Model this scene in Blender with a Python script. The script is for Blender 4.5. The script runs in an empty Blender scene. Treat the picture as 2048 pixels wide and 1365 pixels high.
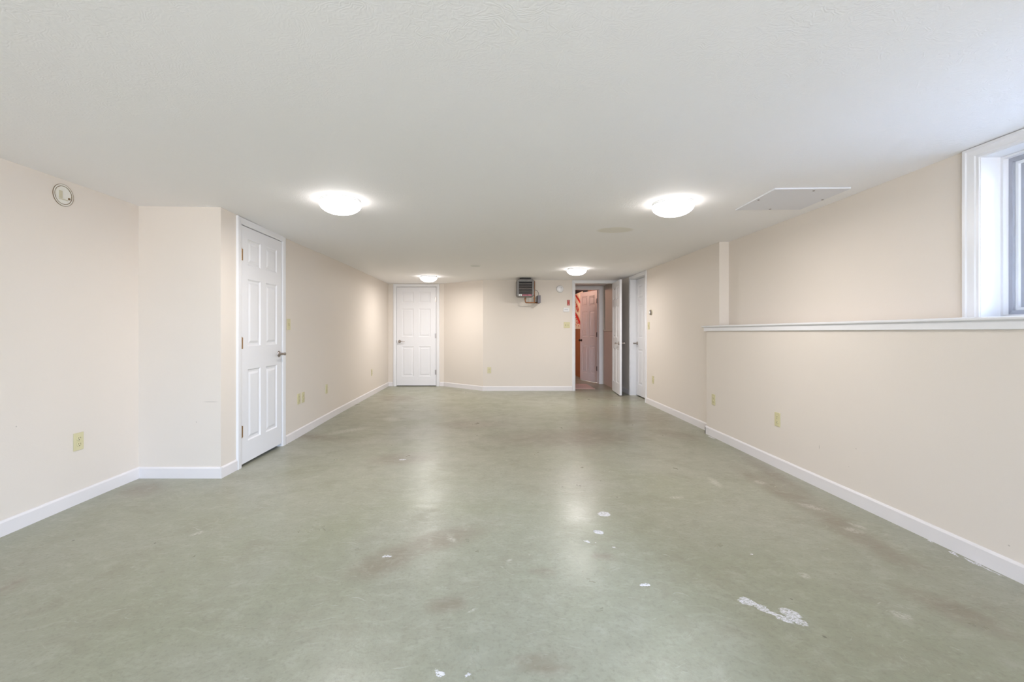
import bpy, bmesh, math, random
from mathutils import Vector, Matrix
random.seed(7)
S = bpy.context.scene
COL = S.collection
R = math.radians

# ------------------------------------------------------------------ camera
cam_d = bpy.data.cameras.new('camera')
cam = bpy.data.objects.new('camera', cam_d); COL.objects.link(cam)
cam.location = (0, 0, 1.155); cam.rotation_euler = (R(90), 0, 0)
cam_d.sensor_fit = 'HORIZONTAL'; cam_d.sensor_width = 36.0; cam_d.lens = 36.0 * 910 / 2048
cam_d.shift_x = (1024 - 984) / 2048; cam_d.shift_y = -(682.5 - 661) / 2048
cam_d.clip_start = 0.05
S.camera = cam

# ------------------------------------------------------------------ world, light, exposure
W = bpy.data.worlds.new('world'); S.world = W; W.use_nodes = True
bg = W.node_tree.nodes['Background']
bg.inputs[1].default_value = 1.0
_nt = W.node_tree; _tc = _nt.nodes.new('ShaderNodeTexCoord'); _sp = _nt.nodes.new('ShaderNodeSeparateXYZ'); _nt.links.new(_tc.outputs['Generated'], _sp.inputs[0])
_cr = _nt.nodes.new('ShaderNodeValToRGB'); _mr = _nt.nodes.new('ShaderNodeMapRange'); _mr.inputs['From Min'].default_value = -1; _mr.inputs['From Max'].default_value = 1
_nt.links.new(_sp.outputs['Z'], _mr.inputs['Value']); _nt.links.new(_mr.outputs[0], _cr.inputs[0])
_sc = _nt.nodes.new('ShaderNodeVectorMath'); _sc.operation = 'SCALE'; _sc.inputs['Scale'].default_value = 30.0
# overcast sky: the zenith is a few times as bright as the horizon; dim ground below
_e = _cr.color_ramp.elements; _e[0].position = 0.485; _e[0].color = (0.35, 0.338, 0.326, 1); _e[1].position = 0.515; _e[1].color = (0.29, 0.325, 0.37, 1)
_n = _cr.color_ramp.elements.new(1.0); _n.color = (1.15, 1.45, 2.0, 1)
_nt.links.new(_cr.outputs[0], _sc.inputs[0]); _nt.links.new(_sc.outputs[0], bg.inputs[0])
S.view_settings.view_transform = 'Standard'; S.view_settings.look = 'None'
S.view_settings.gamma = 1.0; S.view_settings.use_curve_mapping = False
S.view_settings.exposure = 0.62
LAMP_STRENGTH = 8.0
LAMP_COLOR = (1.0, 0.955, 0.93)

def area(name, loc, rot, sx, sy, power, color, portal=False):
    d = bpy.data.lights.new(name, 'AREA'); d.shape = 'RECTANGLE'; d.size = sx; d.size_y = sy
    d.energy = power; d.color = color
    o = bpy.data.objects.new(name, d); COL.objects.link(o); o.location = loc; o.rotation_euler = rot
    if portal: d.cycles.is_portal = True
    return o
# daylight: portals in the two window openings (side window, and the added fill window behind the camera)
area('window_portal_side', (2.80, 1.68, 1.64), (0, R(90), 0), 0.86, 1.36, 1, (1, 1, 1), True)
area('fill_window_portal', (0.0, -2.70, 1.18), (R(90), 0, 0), 3.2, 1.65, 1, (1, 1, 1), True)
# bare bulb light in the storage room past the hall
pl = bpy.data.lights.new('storage_room_bulb', 'POINT'); pl.energy = 24.0; pl.color = (1.0, 0.60, 0.46); pl.shadow_soft_size = 0.05
po = bpy.data.objects.new('storage_room_bulb', pl); COL.objects.link(po); po.location = (1.05, 10.75, 2.08)

# ------------------------------------------------------------------ materials
def mat(name, col, rough=0.5, metal=0.0, bump=0.0, bscale=60.0, spec=0.5, var=0.0, vscale=3.0):
    m = bpy.data.materials.new(name); m.use_nodes = True
    nt = m.node_tree; b = nt.nodes['Principled BSDF']
    b.inputs['Base Color'].default_value = (*col, 1)
    b.inputs['Roughness'].default_value = rough; b.inputs['Metallic'].default_value = metal
    b.inputs['Specular IOR Level'].default_value = spec
    tc = nt.nodes.new('ShaderNodeTexCoord')
    if var > 0:
        n = nt.nodes.new('ShaderNodeTexNoise'); n.inputs['Scale'].default_value = vscale; n.inputs['Detail'].default_value = 5
        nt.links.new(tc.outputs['Object'], n.inputs['Vector'])
        mx = nt.nodes.new('ShaderNodeMix'); mx.data_type = 'RGBA'
        mx.inputs[6].default_value = (*[c * (1 - var) for c in col], 1); mx.inputs[7].default_value = (*[min(1, c * (1 + var)) for c in col], 1)
        nt.links.new(n.outputs[0], mx.inputs[0]); nt.links.new(mx.outputs[2], b.inputs['Base Color'])
    if bump > 0:
        n = nt.nodes.new('ShaderNodeTexNoise'); n.inputs['Scale'].default_value = bscale; n.inputs['Detail'].default_value = 4
        nt.links.new(tc.outputs['Object'], n.inputs['Vector'])
        bp = nt.nodes.new('ShaderNodeBump'); bp.inputs['Strength'].default_value = bump; bp.inputs['Distance'].default_value = 0.002
        nt.links.new(n.outputs[0], bp.inputs['Height']); nt.links.new(bp.outputs[0], b.inputs['Normal'])
    return m
M = {}
M['wall'] = mat('cream_wall_paint', (0.765, 0.692, 0.617), 0.55, bump=0.15, bscale=140, spec=0.3, var=0.015, vscale=1.3)
def wall_marks(m):
    nt = m.node_tree; b = nt.nodes['Principled BSDF']; tc = nt.nodes.new('ShaderNodeTexCoord'); acc = None
    src = b.inputs['Base Color'].links[0].from_socket
    for (x, y, z, sx, sy, sz) in ((2.39, 3.326, 0.30, 0.03, 0.003, 0.016), (2.39, 2.99, 0.376, 0.03, 0.004, 0.004), (2.39, 2.105, 0.158, 0.03, 0.005, 0.004), (2.39, 3.05, 0.24, 0.03, 0.003, 0.003), (-2.19, 3.54, 0.597, 0.06, 0.05, 0.0022), (-2.30, 3.54, 0.44, 0.004, 0.05, 0.005), (-2.728, 2.62, 0.60, 0.05, 0.004, 0.004), (-2.12, 4.74, 0.10, 0.05, 0.006, 0.005)):
        mp = nt.nodes.new('ShaderNodeMapping'); mp.vector_type = 'TEXTURE'; mp.inputs['Location'].default_value = (x, y, z); mp.inputs['Scale'].default_value = (sx, sy, sz)
        nt.links.new(tc.outputs['Object'], mp.inputs['Vector'])
        ln = nt.nodes.new('ShaderNodeVectorMath'); ln.operation = 'LENGTH'; nt.links.new(mp.outputs[0], ln.inputs[0])
        mr = nt.nodes.new('ShaderNodeMapRange'); mr.inputs['From Min'].default_value = 0.5; mr.inputs['From Max'].default_value = 1.2; mr.inputs['To Min'].default_value = 1; mr.inputs['To Max'].default_value = 0
        nt.links.new(ln.outputs['Value'], mr.inputs['Value'])
        if acc is None: acc = mr.outputs[0]
        else:
            mm = nt.nodes.new('ShaderNodeMath'); mm.operation = 'MAXIMUM'; nt.links.new(acc, mm.inputs[0]); nt.links.new(mr.outputs[0], mm.inputs[1]); acc = mm.outputs[0]
    k = nt.nodes.new('ShaderNodeMath'); k.operation = 'MULTIPLY'; nt.links.new(acc, k.inputs[0]); k.inputs[1].default_value = 0.45
    mx = nt.nodes.new('ShaderNodeMix'); mx.data_type = 'RGBA'; nt.links.new(k.outputs[0], mx.inputs[0]); nt.links.new(src, mx.inputs[6]); mx.inputs[7].default_value = (0.22, 0.17, 0.13, 1)
    nt.links.new(mx.outputs[2], b.inputs['Base Color'])
wall_marks(M['wall'])
M['trim'] = mat('white_trim_paint', (0.80, 0.79, 0.80), 0.32, bump=0.05, bscale=40, spec=0.45)
M['door'] = mat('white_door_paint', (0.82, 0.81, 0.825), 0.38, bump=0.06, bscale=90, spec=0.4)
M['door_dimmed'] = mat('dimmed_door_paint', (0.56, 0.47, 0.45), 0.4, bump=0.06, bscale=90, spec=0.4)  # dim pink light on the white inner door, put into its colour
M['base'] = mat('baseboard_paint', (0.79, 0.75, 0.745), 0.4, bump=0.05, bscale=40, var=0.02, vscale=4)
M['panel'] = mat('ceiling_panel_paint', (0.78, 0.78, 0.82), 0.45)
M['plate'] = mat('almond_plastic', (0.66, 0.60, 0.36), 0.35)
M['slot'] = mat('dark_slot', (0.05, 0.045, 0.03), 0.6)
M['nickel'] = mat('satin_nickel', (0.42, 0.37, 0.34), 0.28, 1.0)
M['brass'] = mat('aged_brass', (0.42, 0.27, 0.14), 0.35, 0.9, var=0.2, vscale=60)
M['bronze'] = mat('dark_bronze', (0.05, 0.035, 0.03), 0.4, 0.6)
M['fixture'] = mat('white_fixture', (0.85, 0.85, 0.85), 0.4)
M['heater'] = mat('grey_enamel', (0.17, 0.16, 0.15), 0.4, 0.2, var=0.08, vscale=20)
M['heater_dark'] = mat('heater_core', (0.035, 0.03, 0.028), 0.6)
M['louver'] = mat('louver_metal', (0.25, 0.21, 0.19), 0.4, 0.2, var=0.2, vscale=30)
M['copper'] = mat('tarnished_copper', (0.28, 0.13, 0.06), 0.4, 0.7, var=0.3, vscale=30)
M['box'] = mat('grey_box', (0.13, 0.12, 0.14), 0.5, 0.2)
M['badge'] = mat('white_badge', (0.8, 0.8, 0.8), 0.4)
M['maroon'] = mat('maroon_label', (0.16, 0.015, 0.03), 0.4)
M['pinkink'] = mat('pink_lettering', (0.75, 0.25, 0.33), 0.4)
M['red'] = mat('red_plate', (0.40, 0.075, 0.05), 0.4)
M['redink'] = mat('red_ink', (0.62, 0.03, 0.02), 0.6)
M['detector'] = mat('white_plastic', (0.80, 0.79, 0.79), 0.4)
M['ringrust'] = mat('rusty_ring', (0.22, 0.145, 0.075), 0.6, 0.3, var=0.4, vscale=50)
M['plaster'] = mat('old_white_paint', (0.80, 0.77, 0.70), 0.6, var=0.06, vscale=40)
M['beige'] = mat('beige_plastic', (0.60, 0.55, 0.40), 0.5)
M['alu'] = mat('grey_aluminium', (0.42, 0.43, 0.48), 0.35, 0.4, var=0.06, vscale=30)
M['vinyl'] = mat('white_vinyl', (0.85, 0.86, 0.88), 0.35)
M['mat_rug'] = mat('pink_mat', (0.62, 0.43, 0.40), 0.9, bump=0.4, bscale=200, var=0.08, vscale=60)
M['wood'] = mat('orange_brown_board', (0.36, 0.13, 0.05), 0.5, var=0.25, vscale=6)
M['sheet'] = mat('cream_sheet', (0.88, 0.76, 0.58), 0.5, bump=0.6, bscale=12, var=0.12, vscale=10)
M['dark'] = mat('dark_unfinished', (0.035, 0.025, 0.025), 0.8)
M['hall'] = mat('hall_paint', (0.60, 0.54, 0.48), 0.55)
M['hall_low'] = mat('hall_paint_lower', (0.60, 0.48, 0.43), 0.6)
M['sign_dark'] = mat('dark_lettering', (0.12, 0.10, 0.10), 0.5)

def mlamp():
    m = bpy.data.materials.new('lit_diffuser'); m.use_nodes = True
    b = m.node_tree.nodes['Principled BSDF']
    b.inputs['Base Color'].default_value = (0.9, 0.9, 0.9, 1)
    b.inputs['Emission Color'].default_value = (*LAMP_COLOR, 1); b.inputs['Emission Strength'].default_value = LAMP_STRENGTH
    return m
M['lamp'] = mlamp()

def mglass():
    m = bpy.data.materials.new('window_glass'); m.use_nodes = True; nt = m.node_tree; nt.nodes.clear()
    o = nt.nodes.new('ShaderNodeOutputMaterial'); t = nt.nodes.new('ShaderNodeBsdfTransparent'); g = nt.nodes.new('ShaderNodeBsdfGlossy')
    t.inputs[0].default_value = (0.92, 0.95, 0.98, 1); g.inputs['Roughness'].default_value = 0.02
    x = nt.nodes.new('ShaderNodeMixShader'); fr = nt.nodes.new('ShaderNodeFresnel'); fr.inputs[0].default_value = 1.45
    nt.links.new(fr.outputs[0], x.inputs[0]); nt.links.new(t.outputs[0], x.inputs[1]); nt.links.new(g.outputs[0], x.inputs[2])
    nt.links.new(x.outputs[0], o.inputs[0]); return m
M['glass'] = mglass()

# --- masks made from ellipses in floor coordinates
def ellipse_mask(nt, vec, items, soft):
    acc = None
    for (x, y, rx, ry, a) in items:
        mp = nt.nodes.new('ShaderNodeMapping'); mp.vector_type = 'TEXTURE'
        mp.inputs['Location'].default_value = (x, y, 0); mp.inputs['Rotation'].default_value = (0, 0, a); mp.inputs['Scale'].default_value = (rx, ry, 100)
        nt.links.new(vec, mp.inputs['Vector'])
        ln = nt.nodes.new('ShaderNodeVectorMath'); ln.operation = 'LENGTH'; nt.links.new(mp.outputs[0], ln.inputs[0])
        mr = nt.nodes.new('ShaderNodeMapRange'); mr.inputs['From Min'].default_value = 1 - soft; mr.inputs['From Max'].default_value = 1 + soft
        mr.inputs['To Min'].default_value = 1; mr.inputs['To Max'].default_value = 0
        mr.interpolation_type = 'SMOOTHSTEP'
        nt.links.new(ln.outputs['Value'], mr.inputs['Value'])
        if acc is None: acc = mr.outputs[0]
        else:
            mm = nt.nodes.new('ShaderNodeMath'); mm.operation = 'MAXIMUM'
            nt.links.new(acc, mm.inputs[0]); nt.links.new(mr.outputs[0], mm.inputs[1]); acc = mm.outputs[0]
    return acc
def noise(nt, vec, scale, detail=4, rough=0.55, dist=0.0):
    n = nt.nodes.new('ShaderNodeTexNoise'); n.inputs['Scale'].default_value = scale; n.inputs['Detail'].default_value = detail
    n.inputs['Roughness'].default_value = rough; n.inputs['Distortion'].default_value = dist
    nt.links.new(vec, n.inputs['Vector']); return n
def rng(nt, v, a, b, c=0.0, d=1.0):
    mr = nt.nodes.new('ShaderNodeMapRange'); mr.inputs['From Min'].default_value = a; mr.inputs['From Max'].default_value = b
    mr.inputs['To Min'].default_value = c; mr.inputs['To Max'].default_value = d
    nt.links.new(v, mr.inputs['Value']); return mr.outputs[0]
def mul(nt, a, b, op='MULTIPLY'):
    m = nt.nodes.new('ShaderNodeMath'); m.operation = op; nt.links.new(a, m.inputs[0])
    if isinstance(b, (int, float)): m.inputs[1].default_value = b
    else: nt.links.new(b, m.inputs[1])
    return m.outputs[0]
def mixc(nt, fac, a, b):
    m = nt.nodes.new('ShaderNodeMix'); m.data_type = 'RGBA'; nt.links.new(fac, m.inputs[0])
    for k, v in ((6, a), (7, b)):
        if isinstance(v, tuple): m.inputs[k].default_value = (*v, 1)
        else: nt.links.new(v, m.inputs[k])
    return m.outputs[2]
def warp(nt, vec, scale, amt, det=4):
    n = noise(nt, vec, scale, det, 0.65)
    s = nt.nodes.new('ShaderNodeVectorMath'); s.operation = 'SUBTRACT'; nt.links.new(n.outputs['Color'], s.inputs[0]); s.inputs[1].default_value = (0.5, 0.5, 0.5)
    k = nt.nodes.new('ShaderNodeVectorMath'); k.operation = 'SCALE'; nt.links.new(s.outputs[0], k.inputs[0]); k.inputs['Scale'].default_value = amt
    a = nt.nodes.new('ShaderNodeVectorMath'); a.operation = 'ADD'; nt.links.new(vec, a.inputs[0]); nt.links.new(k.outputs[0], a.inputs[1])
    return a.outputs[0]

WHITE = [(0.701, 2.848, 0.0383, 0.0392, -0.213), (0.605, 2.592, 0.0297, 0.0242, -0.601), (0.516, 2.476, 0.0166, 0.011, -0.587), (0.56, 2.467, 0.004, 0.0058, 0.0), (0.647, 2.416, 0.0098, 0.0044, 0.0), (0.69, 2.055, 0.0232, 0.0122, 0.277), (-0.537, 2.318, 0.0195, 0.0107, -0.138), (-0.798, 4.058, 0.0328, 0.0187, 0.0), (1.08, 1.925, 0.0303, 0.0277, -0.375), (1.112, 1.881, 0.0486, 0.0168, -1.06), (1.154, 1.816, 0.0452, 0.0162, -1.062), (1.207, 1.844, 0.038, 0.0321, -0.936), (1.206, 1.794, 0.0362, 0.0218, -0.671), (-0.178, 1.531, 0.0186, 0.0101, -0.601), (-0.078, 1.518, 0.0117, 0.0059, 0.513), (-0.081, 1.53, 0.004, 0.0044, 0.0), (2.361, 4.89, 0.0717, 0.0116, -1.542), (1.328, 2.33, 0.0067, 0.0052, 0.0), (2.37, 2.464, 0.012, 0.0075, -1.45), (2.36, 2.323, 0.0313, 0.0082, -1.9), (2.365, 2.233, 0.0498, 0.0088, -1.6), (2.365, 2.146, 0.0415, 0.0078, -1.5)]
FAINT = [(-1.672, 2.58, 0.0373, 0.018, 0.931), (-0.222, 2.509, 0.0381, 0.0175, -0.969), (-0.084, 1.87, 0.0217, 0.0074, 0.505), (1.64, 1.823, 0.0306, 0.0251, -0.639), (1.459, 2.121, 0.0208, 0.0249, -0.856), (2.068, 2.602, 0.0424, 0.0316, -0.922), (2.137, 2.662, 0.0441, 0.0209, -1.296), (-1.307, 5.905, 0.0849, 0.1301, 0.423), (1.267, 3.128, 0.05, 0.025, 0.197), (0.087, 2.275, 0.0139, 0.0184, -0.381), (-1.699, 5.234, 0.2384, 0.073, 0.759), (1.686, 3.443, 0.101, 0.0261, -1.666), (2.026, 3.441, 0.0342, 0.0388, -0.545), (2.076, 2.95, 0.076, 0.0366, -1.029)]
BROWN = [(-0.541, 2.264, 0.1988, 0.1157, 0.985), (-0.277, 2.508, 0.2483, 0.1161, 0.5), (-0.196, 1.906, 0.0875, 0.0606, 0.104), (-0.782, 4.106, 0.3026, 0.1871, 0.168), (2.149, 7.855, 0.5155, 0.4273, -0.64), (-2.509, 3.271, 0.1347, 0.172, 0.637), (-2.176, 2.065, 0.0428, 0.0982, 0.521), (2.063, 3.201, 0.5949, 0.1067, -1.554), (2.034, 2.539, 0.4088, 0.0964, -1.602), (1.878, 1.848, 0.1968, 0.0879, -1.236), (2.25, 3.66, 0.6855, 0.0712, -1.692), (0.163, 1.566, 0.1095, 0.0491, -0.283), (-1.594, 7.703, 0.317, 0.4183, 0.486), (0.24, 2.172, 0.0645, 0.0427, -0.374), (0.562, 2.315, 0.066, 0.0406, -0.418), (-0.238, 5.561, 0.4171, 0.2258, 0.0), (2.014, 5.04, 0.316, 0.1706, -0.93), (2.076, 9.059, 0.8276, 0.3603, 0.833), (-2.153, 5.04, 0.7335, 0.147, -0.352), (1.9, 6.2, 0.9, 0.5, 1.5), (0.9, 4.9, 0.9, 0.4, 0.1)]
DARK = [(0.632, 3.385, 0.0058), (0.652, 3.369, 0.0072), (0.83, 3.48, 0.005), (0.519, 3.347, 0.0057), (0.862, 3.137, 0.0054), (1.276, 1.939, 0.0036), (-1.823, 2.461, 0.0046), (-2.291, 2.491, 0.0053), (1.243, 1.701, 0.0049)]

def mfloor(chips):
    m = bpy.data.materials.new('painted_concrete_floor_chipped' if chips else 'painted_concrete_floor'); m.use_nodes = True; nt = m.node_tree; b = nt.nodes['Principled BSDF']
    tc = nt.nodes.new('ShaderNodeTexCoord'); P = tc.outputs['Object']
    n1 = noise(nt, P, 0.8, 3, 0.55, 0.6); n2 = noise(nt, P, 3.5, 5, 0.62, 0.4); n3 = noise(nt, P, 55, 3, 0.7)
    sw = warp(nt, P, 2.2, 0.42, 2)
    # broom / trowel streaks
    mp = nt.nodes.new('ShaderNodeMapping'); mp.inputs['Rotation'].default_value = (0, 0, 0.35); mp.inputs['Scale'].default_value = (2.2, 7, 1); nt.links.new(sw, mp.inputs['Vector'])
    st = noise(nt, mp.outputs[0], 3.0, 4, 0.65)
    sage = (0.300, 0.306, 0.220); sage2 = (0.335, 0.334, 0.262); brown = (0.245, 0.212, 0.155)
    c = mixc(nt, rng(nt, n1.outputs[0], 0.38, 0.62), sage, sage2)
    c = mixc(nt, mul(nt, rng(nt, n2.outputs[0], 0.52, 0.75), 0.35), c, brown)
    at = nt.nodes.new('ShaderNodeAttribute'); at.attribute_name = 'stain'
    k = mul(nt, at.outputs['Fac'], mul(nt, mul(nt, n2.outputs[0], 0.9), st.outputs[0], 'ADD'))      # ragged stain edge
    c = mixc(nt, mul(nt, rng(nt, k, 0.22, 0.95), 0.80), c, brown)
    c = mixc(nt, mul(nt, rng(nt, st.outputs[0], 0.54, 0.72), 0.30), c, (0.47, 0.47, 0.39))
    n5 = noise(nt, P, 11, 5, 0.72)
    c = mixc(nt, mul(nt, rng(nt, n5.outputs[0], 0.50, 0.72), 0.36), c, (0.235, 0.228, 0.165))
    c = mixc(nt, mul(nt, rng(nt, n5.outputs[0], 0.34, 0.47, 1.0, 0.0), 0.26), c, (0.46, 0.455, 0.38))
    c = mixc(nt, mul(nt, rng(nt, n3.outputs[0], 0.50, 0.74), 0.45), c, (0.20, 0.20, 0.14))
    # thin pale scuffs
    sm = nt.nodes.new('ShaderNodeMapping'); sm.inputs['Rotation'].default_value = (0, 0, -0.7); sm.inputs['Scale'].default_value = (6, 34, 1); nt.links.new(sw, sm.inputs['Vector'])
    sc_ = noise(nt, sm.outputs[0], 2.2, 3, 0.6)
    c = mixc(nt, mul(nt, mul(nt, rng(nt, sc_.outputs[0], 0.63, 0.72), rng(nt, n2.outputs[0], 0.42, 0.58)), 0.45), c, (0.55, 0.54, 0.48))
    bp = nt.nodes.new('ShaderNodeBump'); bp.inputs['Strength'].default_value = 0.35; bp.inputs['Distance'].default_value = 0.003
    h = mul(nt, mul(nt, n3.outputs[0], 0.5), n2.outputs[0], 'ADD'); nt.links.new(h, bp.inputs['Height']); nrm = bp.outputs[0]
    if chips:
        fw = warp(nt, P, 25, 0.035)
        fm = ellipse_mask(nt, fw, FAINT, 0.6)
        c = mixc(nt, mul(nt, mul(nt, fm, rng(nt, noise(nt, P, 70, 4, 0.7).outputs[0], 0.38, 0.6)), 0.55), c, (0.66, 0.64, 0.58))
        ww = warp(nt, P, 32, 0.045)
        wm = ellipse_mask(nt, ww, WHITE, 0.12)
        hm_ = nt.nodes.new('ShaderNodeMapping'); hm_.inputs['Rotation'].default_value = (0, 0, 1.0); hm_.inputs['Scale'].default_value = (1.0, 2.6, 1); nt.links.new(P, hm_.inputs['Vector'])
        holes = rng(nt, noise(nt, hm_.outputs[0], 60, 6, 0.8, 1.5).outputs[0], 0.445, 0.51)
        wmask = mul(nt, wm, holes)
        c = mixc(nt, wmask, c, (0.86, 0.85, 0.90))
        dm = ellipse_mask(nt, P, [(x, y, r, r * 1.6, 0.4) for x, y, r in DARK], 0.4)
        c = mixc(nt, mul(nt, dm, 0.7), c, (0.08, 0.08, 0.05))
        bp2 = nt.nodes.new('ShaderNodeBump'); bp2.inputs['Strength'].default_value = 0.5; bp2.inputs['Distance'].default_value = 0.002
        nt.links.new(wmask, bp2.inputs['Height']); nt.links.new(nrm, bp2.inputs['Normal']); nrm = bp2.outputs[0]
    nt.links.new(c, b.inputs['Base Color'])
    nt.links.new(rng(nt, n2.outputs[0], 0.3, 0.7, 0.27, 0.42), b.inputs['Roughness']); b.inputs['Specular IOR Level'].default_value = 0.5
    nt.links.new(nrm, b.inputs['Normal'])
    return m
M['floor'] = mfloor(False); M['floor_chipped'] = mfloor(True)

def mceil():
    m = bpy.data.materials.new('stippled_ceiling'); m.use_nodes = True; nt = m.node_tree; b = nt.nodes['Principled BSDF']
    tc = nt.nodes.new('ShaderNodeTexCoord'); P = tc.outputs['Object']
    w = warp(nt, P, 3.0, 0.4)
    wv = nt.nodes.new('ShaderNodeTexWave'); wv.wave_type = 'RINGS'; wv.rings_direction = 'SPHERICAL'
    wv.inputs['Scale'].default_value = 20; wv.inputs['Distortion'].default_value = 3.5; wv.inputs['Detail'].default_value = 3; wv.inputs['Detail Scale'].default_value = 2.0
    # stomp-brush fans: rings around voronoi cell centres
    vo = nt.nodes.new('ShaderNodeTexVoronoi'); vo.inputs['Scale'].default_value = 7.5; nt.links.new(w, vo.inputs['Vector'])
    sb = nt.nodes.new('ShaderNodeVectorMath'); sb.operation = 'SUBTRACT'; nt.links.new(w, sb.inputs[0]); nt.links.new(vo.outputs['Position'], sb.inputs[1])
    nt.links.new(sb.outputs[0], wv.inputs['Vector'])
    n = noise(nt, P, 45, 5, 0.7)
    h = mul(nt, mul(nt, wv.outputs['Fac'], 0.40), n.outputs[0], 'ADD')
    msk = rng(nt, noise(nt, P, 2.6, 3).outputs[0], 0.35, 0.62, 0.35, 1.0)
    h = mul(nt, h, msk)
    bp = nt.nodes.new('ShaderNodeBump'); bp.inputs['Strength'].default_value = 0.36; bp.inputs['Distance'].default_value = 0.003
    nt.links.new(h, bp.inputs['Height']); nt.links.new(bp.outputs[0], b.inputs['Normal'])
    base = (0.945, 0.925, 0.92)
    pm = ellipse_mask(nt, warp(nt, P, 6, 0.04), [(1.18, 4.36, 0.165, 0.12, 0.0)], 0.15)
    c = mixc(nt, mul(nt, pm, 0.5), base, (0.74, 0.69, 0.56))
    nt.links.new(c, b.inputs['Base Color'])
    b.inputs['Roughness'].default_value = 0.7; b.inputs['Specular IOR Level'].default_value = 0.25
    return m
M['ceiling'] = mceil()

# ------------------------------------------------------------------ geometry helpers
def g(x, y, cx, cy, w): return math.exp(-((x - cx) ** 2 + (y - cy) ** 2) / (w * w))
def zf(x, y): return 0.002 - 0.016 * g(x, y, -2.11, 4.75, 1.0) + 0.014 * g(x, y, 2.4, 1.7, 1.3) + 0.008 * g(x, y, -2.74, 3.4, 0.8) - 0.006 * g(x, y, 2.46, 7.3, 1.2)
def zc(x, y): return 2.114 - 0.016 * g(x, y, -2.11, 4.75, 1.0) + 0.012 * g(x, y, 2.6, 2.2, 0.9) + 0.008 * g(x, y, -2.74, 3.4, 0.8)

class MB:
    def __init__(s): s.bm = bmesh.new()
    def hexa(s, v, bevel=0.0):
        vs = [s.bm.verts.new(p) for p in v]
        fs = [(0, 3, 2, 1), (4, 5, 6, 7), (0, 1, 5, 4), (1, 2, 6, 5), (2, 3, 7, 6), (3, 0, 4, 7)]
        faces = [s.bm.faces.new([vs[i] for i in f]) for f in fs]
        if bevel:
            es = list({e for f in faces for e in f.edges})
            bmesh.ops.bevel(s.bm, geom=es, offset=bevel, segments=2, affect='EDGES', profile=0.6)
        return s
    def box(s, x0, x1, y0, y1, z0, z1, bevel=0.0):
        return s.hexa([(x0, y0, z0), (x1, y0, z0), (x1, y1, z0), (x0, y1, z0), (x0, y0, z1), (x1, y0, z1), (x1, y1, z1), (x0, y1, z1)], bevel)
    def lathe(s, prof, seg=32, axis='Z', c=(0, 0, 0), sx=1.0, sy=1.0):
        rings = []
        for r, h in prof:
            ring = []
            for k in range(seg):
                a = 2 * math.pi * k / seg; p = (r * math.cos(a) * sx, r * math.sin(a) * sy, h)
                if axis == 'Y': p = (p[0], p[2], p[1])
                ring.append(s.bm.verts.new((p[0] + c[0], p[1] + c[1], p[2] + c[2])))
            rings.append(ring)
        for a, b in zip(rings, rings[1:]):
            for k in range(seg): s.bm.faces.new((a[k], a[(k + 1) % seg], b[(k + 1) % seg], b[k]))
        s.bm.faces.new(rings[0][::-1]); s.bm.faces.new(rings[-1]); return s
    def tube(s, pts, r, seg=10):
        pts = [Vector(p) for p in pts]; rings = []; up = Vector((0.13, 0.21, 0.97)).normalized()
        for i, p in enumerate(pts):
            t = (pts[min(i + 1, len(pts) - 1)] - pts[max(i - 1, 0)]).normalized()
            a = t.cross(up).normalized(); b = t.cross(a).normalized()
            rr = r[i] if isinstance(r, (list, tuple)) else r
            rings.append([s.bm.verts.new(p + (a * math.cos(2 * math.pi * k / seg) + b * math.sin(2 * math.pi * k / seg)) * rr) for k in range(seg)])
        for a, b in zip(rings, rings[1:]):
            for k in range(seg): s.bm.faces.new((a[k], a[(k + 1) % seg], b[(k + 1) % seg], b[k]))
        s.bm.faces.new(rings[0][::-1]); s.bm.faces.new(rings[-1]); return s
    def sweep(s, prof, a, b, fa, fb):
        """profile points mapped by fa (at end a) and fb (at end b), closed, capped"""
        r0 = [s.bm.verts.new(fa(p)) for p in prof]; r1 = [s.bm.verts.new(fb(p)) for p in prof]; n = len(prof)
        for k in range(n): s.bm.faces.new((r0[k], r0[(k + 1) % n], r1[(k + 1) % n], r1[k]))
        s.bm.faces.new(r0[::-1]); s.bm.faces.new(r1); return s
    def build(s, name, m, parent=None, smooth=False, loc=None, rot=0.0):
        bmesh.ops.recalc_face_normals(s.bm, faces=s.bm.faces)
        me = bpy.data.meshes.new(name); s.bm.to_mesh(me); s.bm.free()
        me.materials.append(m)
        if smooth:
            for p in me.polygons: p.use_smooth = True
            try: me.set_sharp_from_angle(angle=R(38))
            except Exception: pass
        o = bpy.data.objects.new(name, me); COL.objects.link(o)
        if parent: o.parent = parent
        if loc: o.location = loc
        if rot: o.rotation_euler = (0, 0, rot)
        return o
def tag(o, label=None, cat=None, group=None, kind=None):
    if label: o['label'] = label
    if cat: o['category'] = cat
    if group: o['group'] = group
    if kind: o['kind'] = kind
    return o
def empty(name, loc, rot=0.0):
    o = bpy.data.objects.new(name, None); COL.objects.link(o); o.location = loc; o.rotation_euler = (0, 0, rot)
    o.empty_display_size = 0.1; return o
def dup(root, loc, rot, label, group=None):
    r = root.copy(); COL.objects.link(r); r.location = loc; r.rotation_euler = (0, 0, rot)
    r['label'] = label
    if group: r['group'] = group
    for ch in list(root.children):
        c = ch.copy(); COL.objects.link(c); c.parent = r
        for gg in ch.children:
            d = gg.copy(); COL.objects.link(d); d.parent = c
    return r

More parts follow.
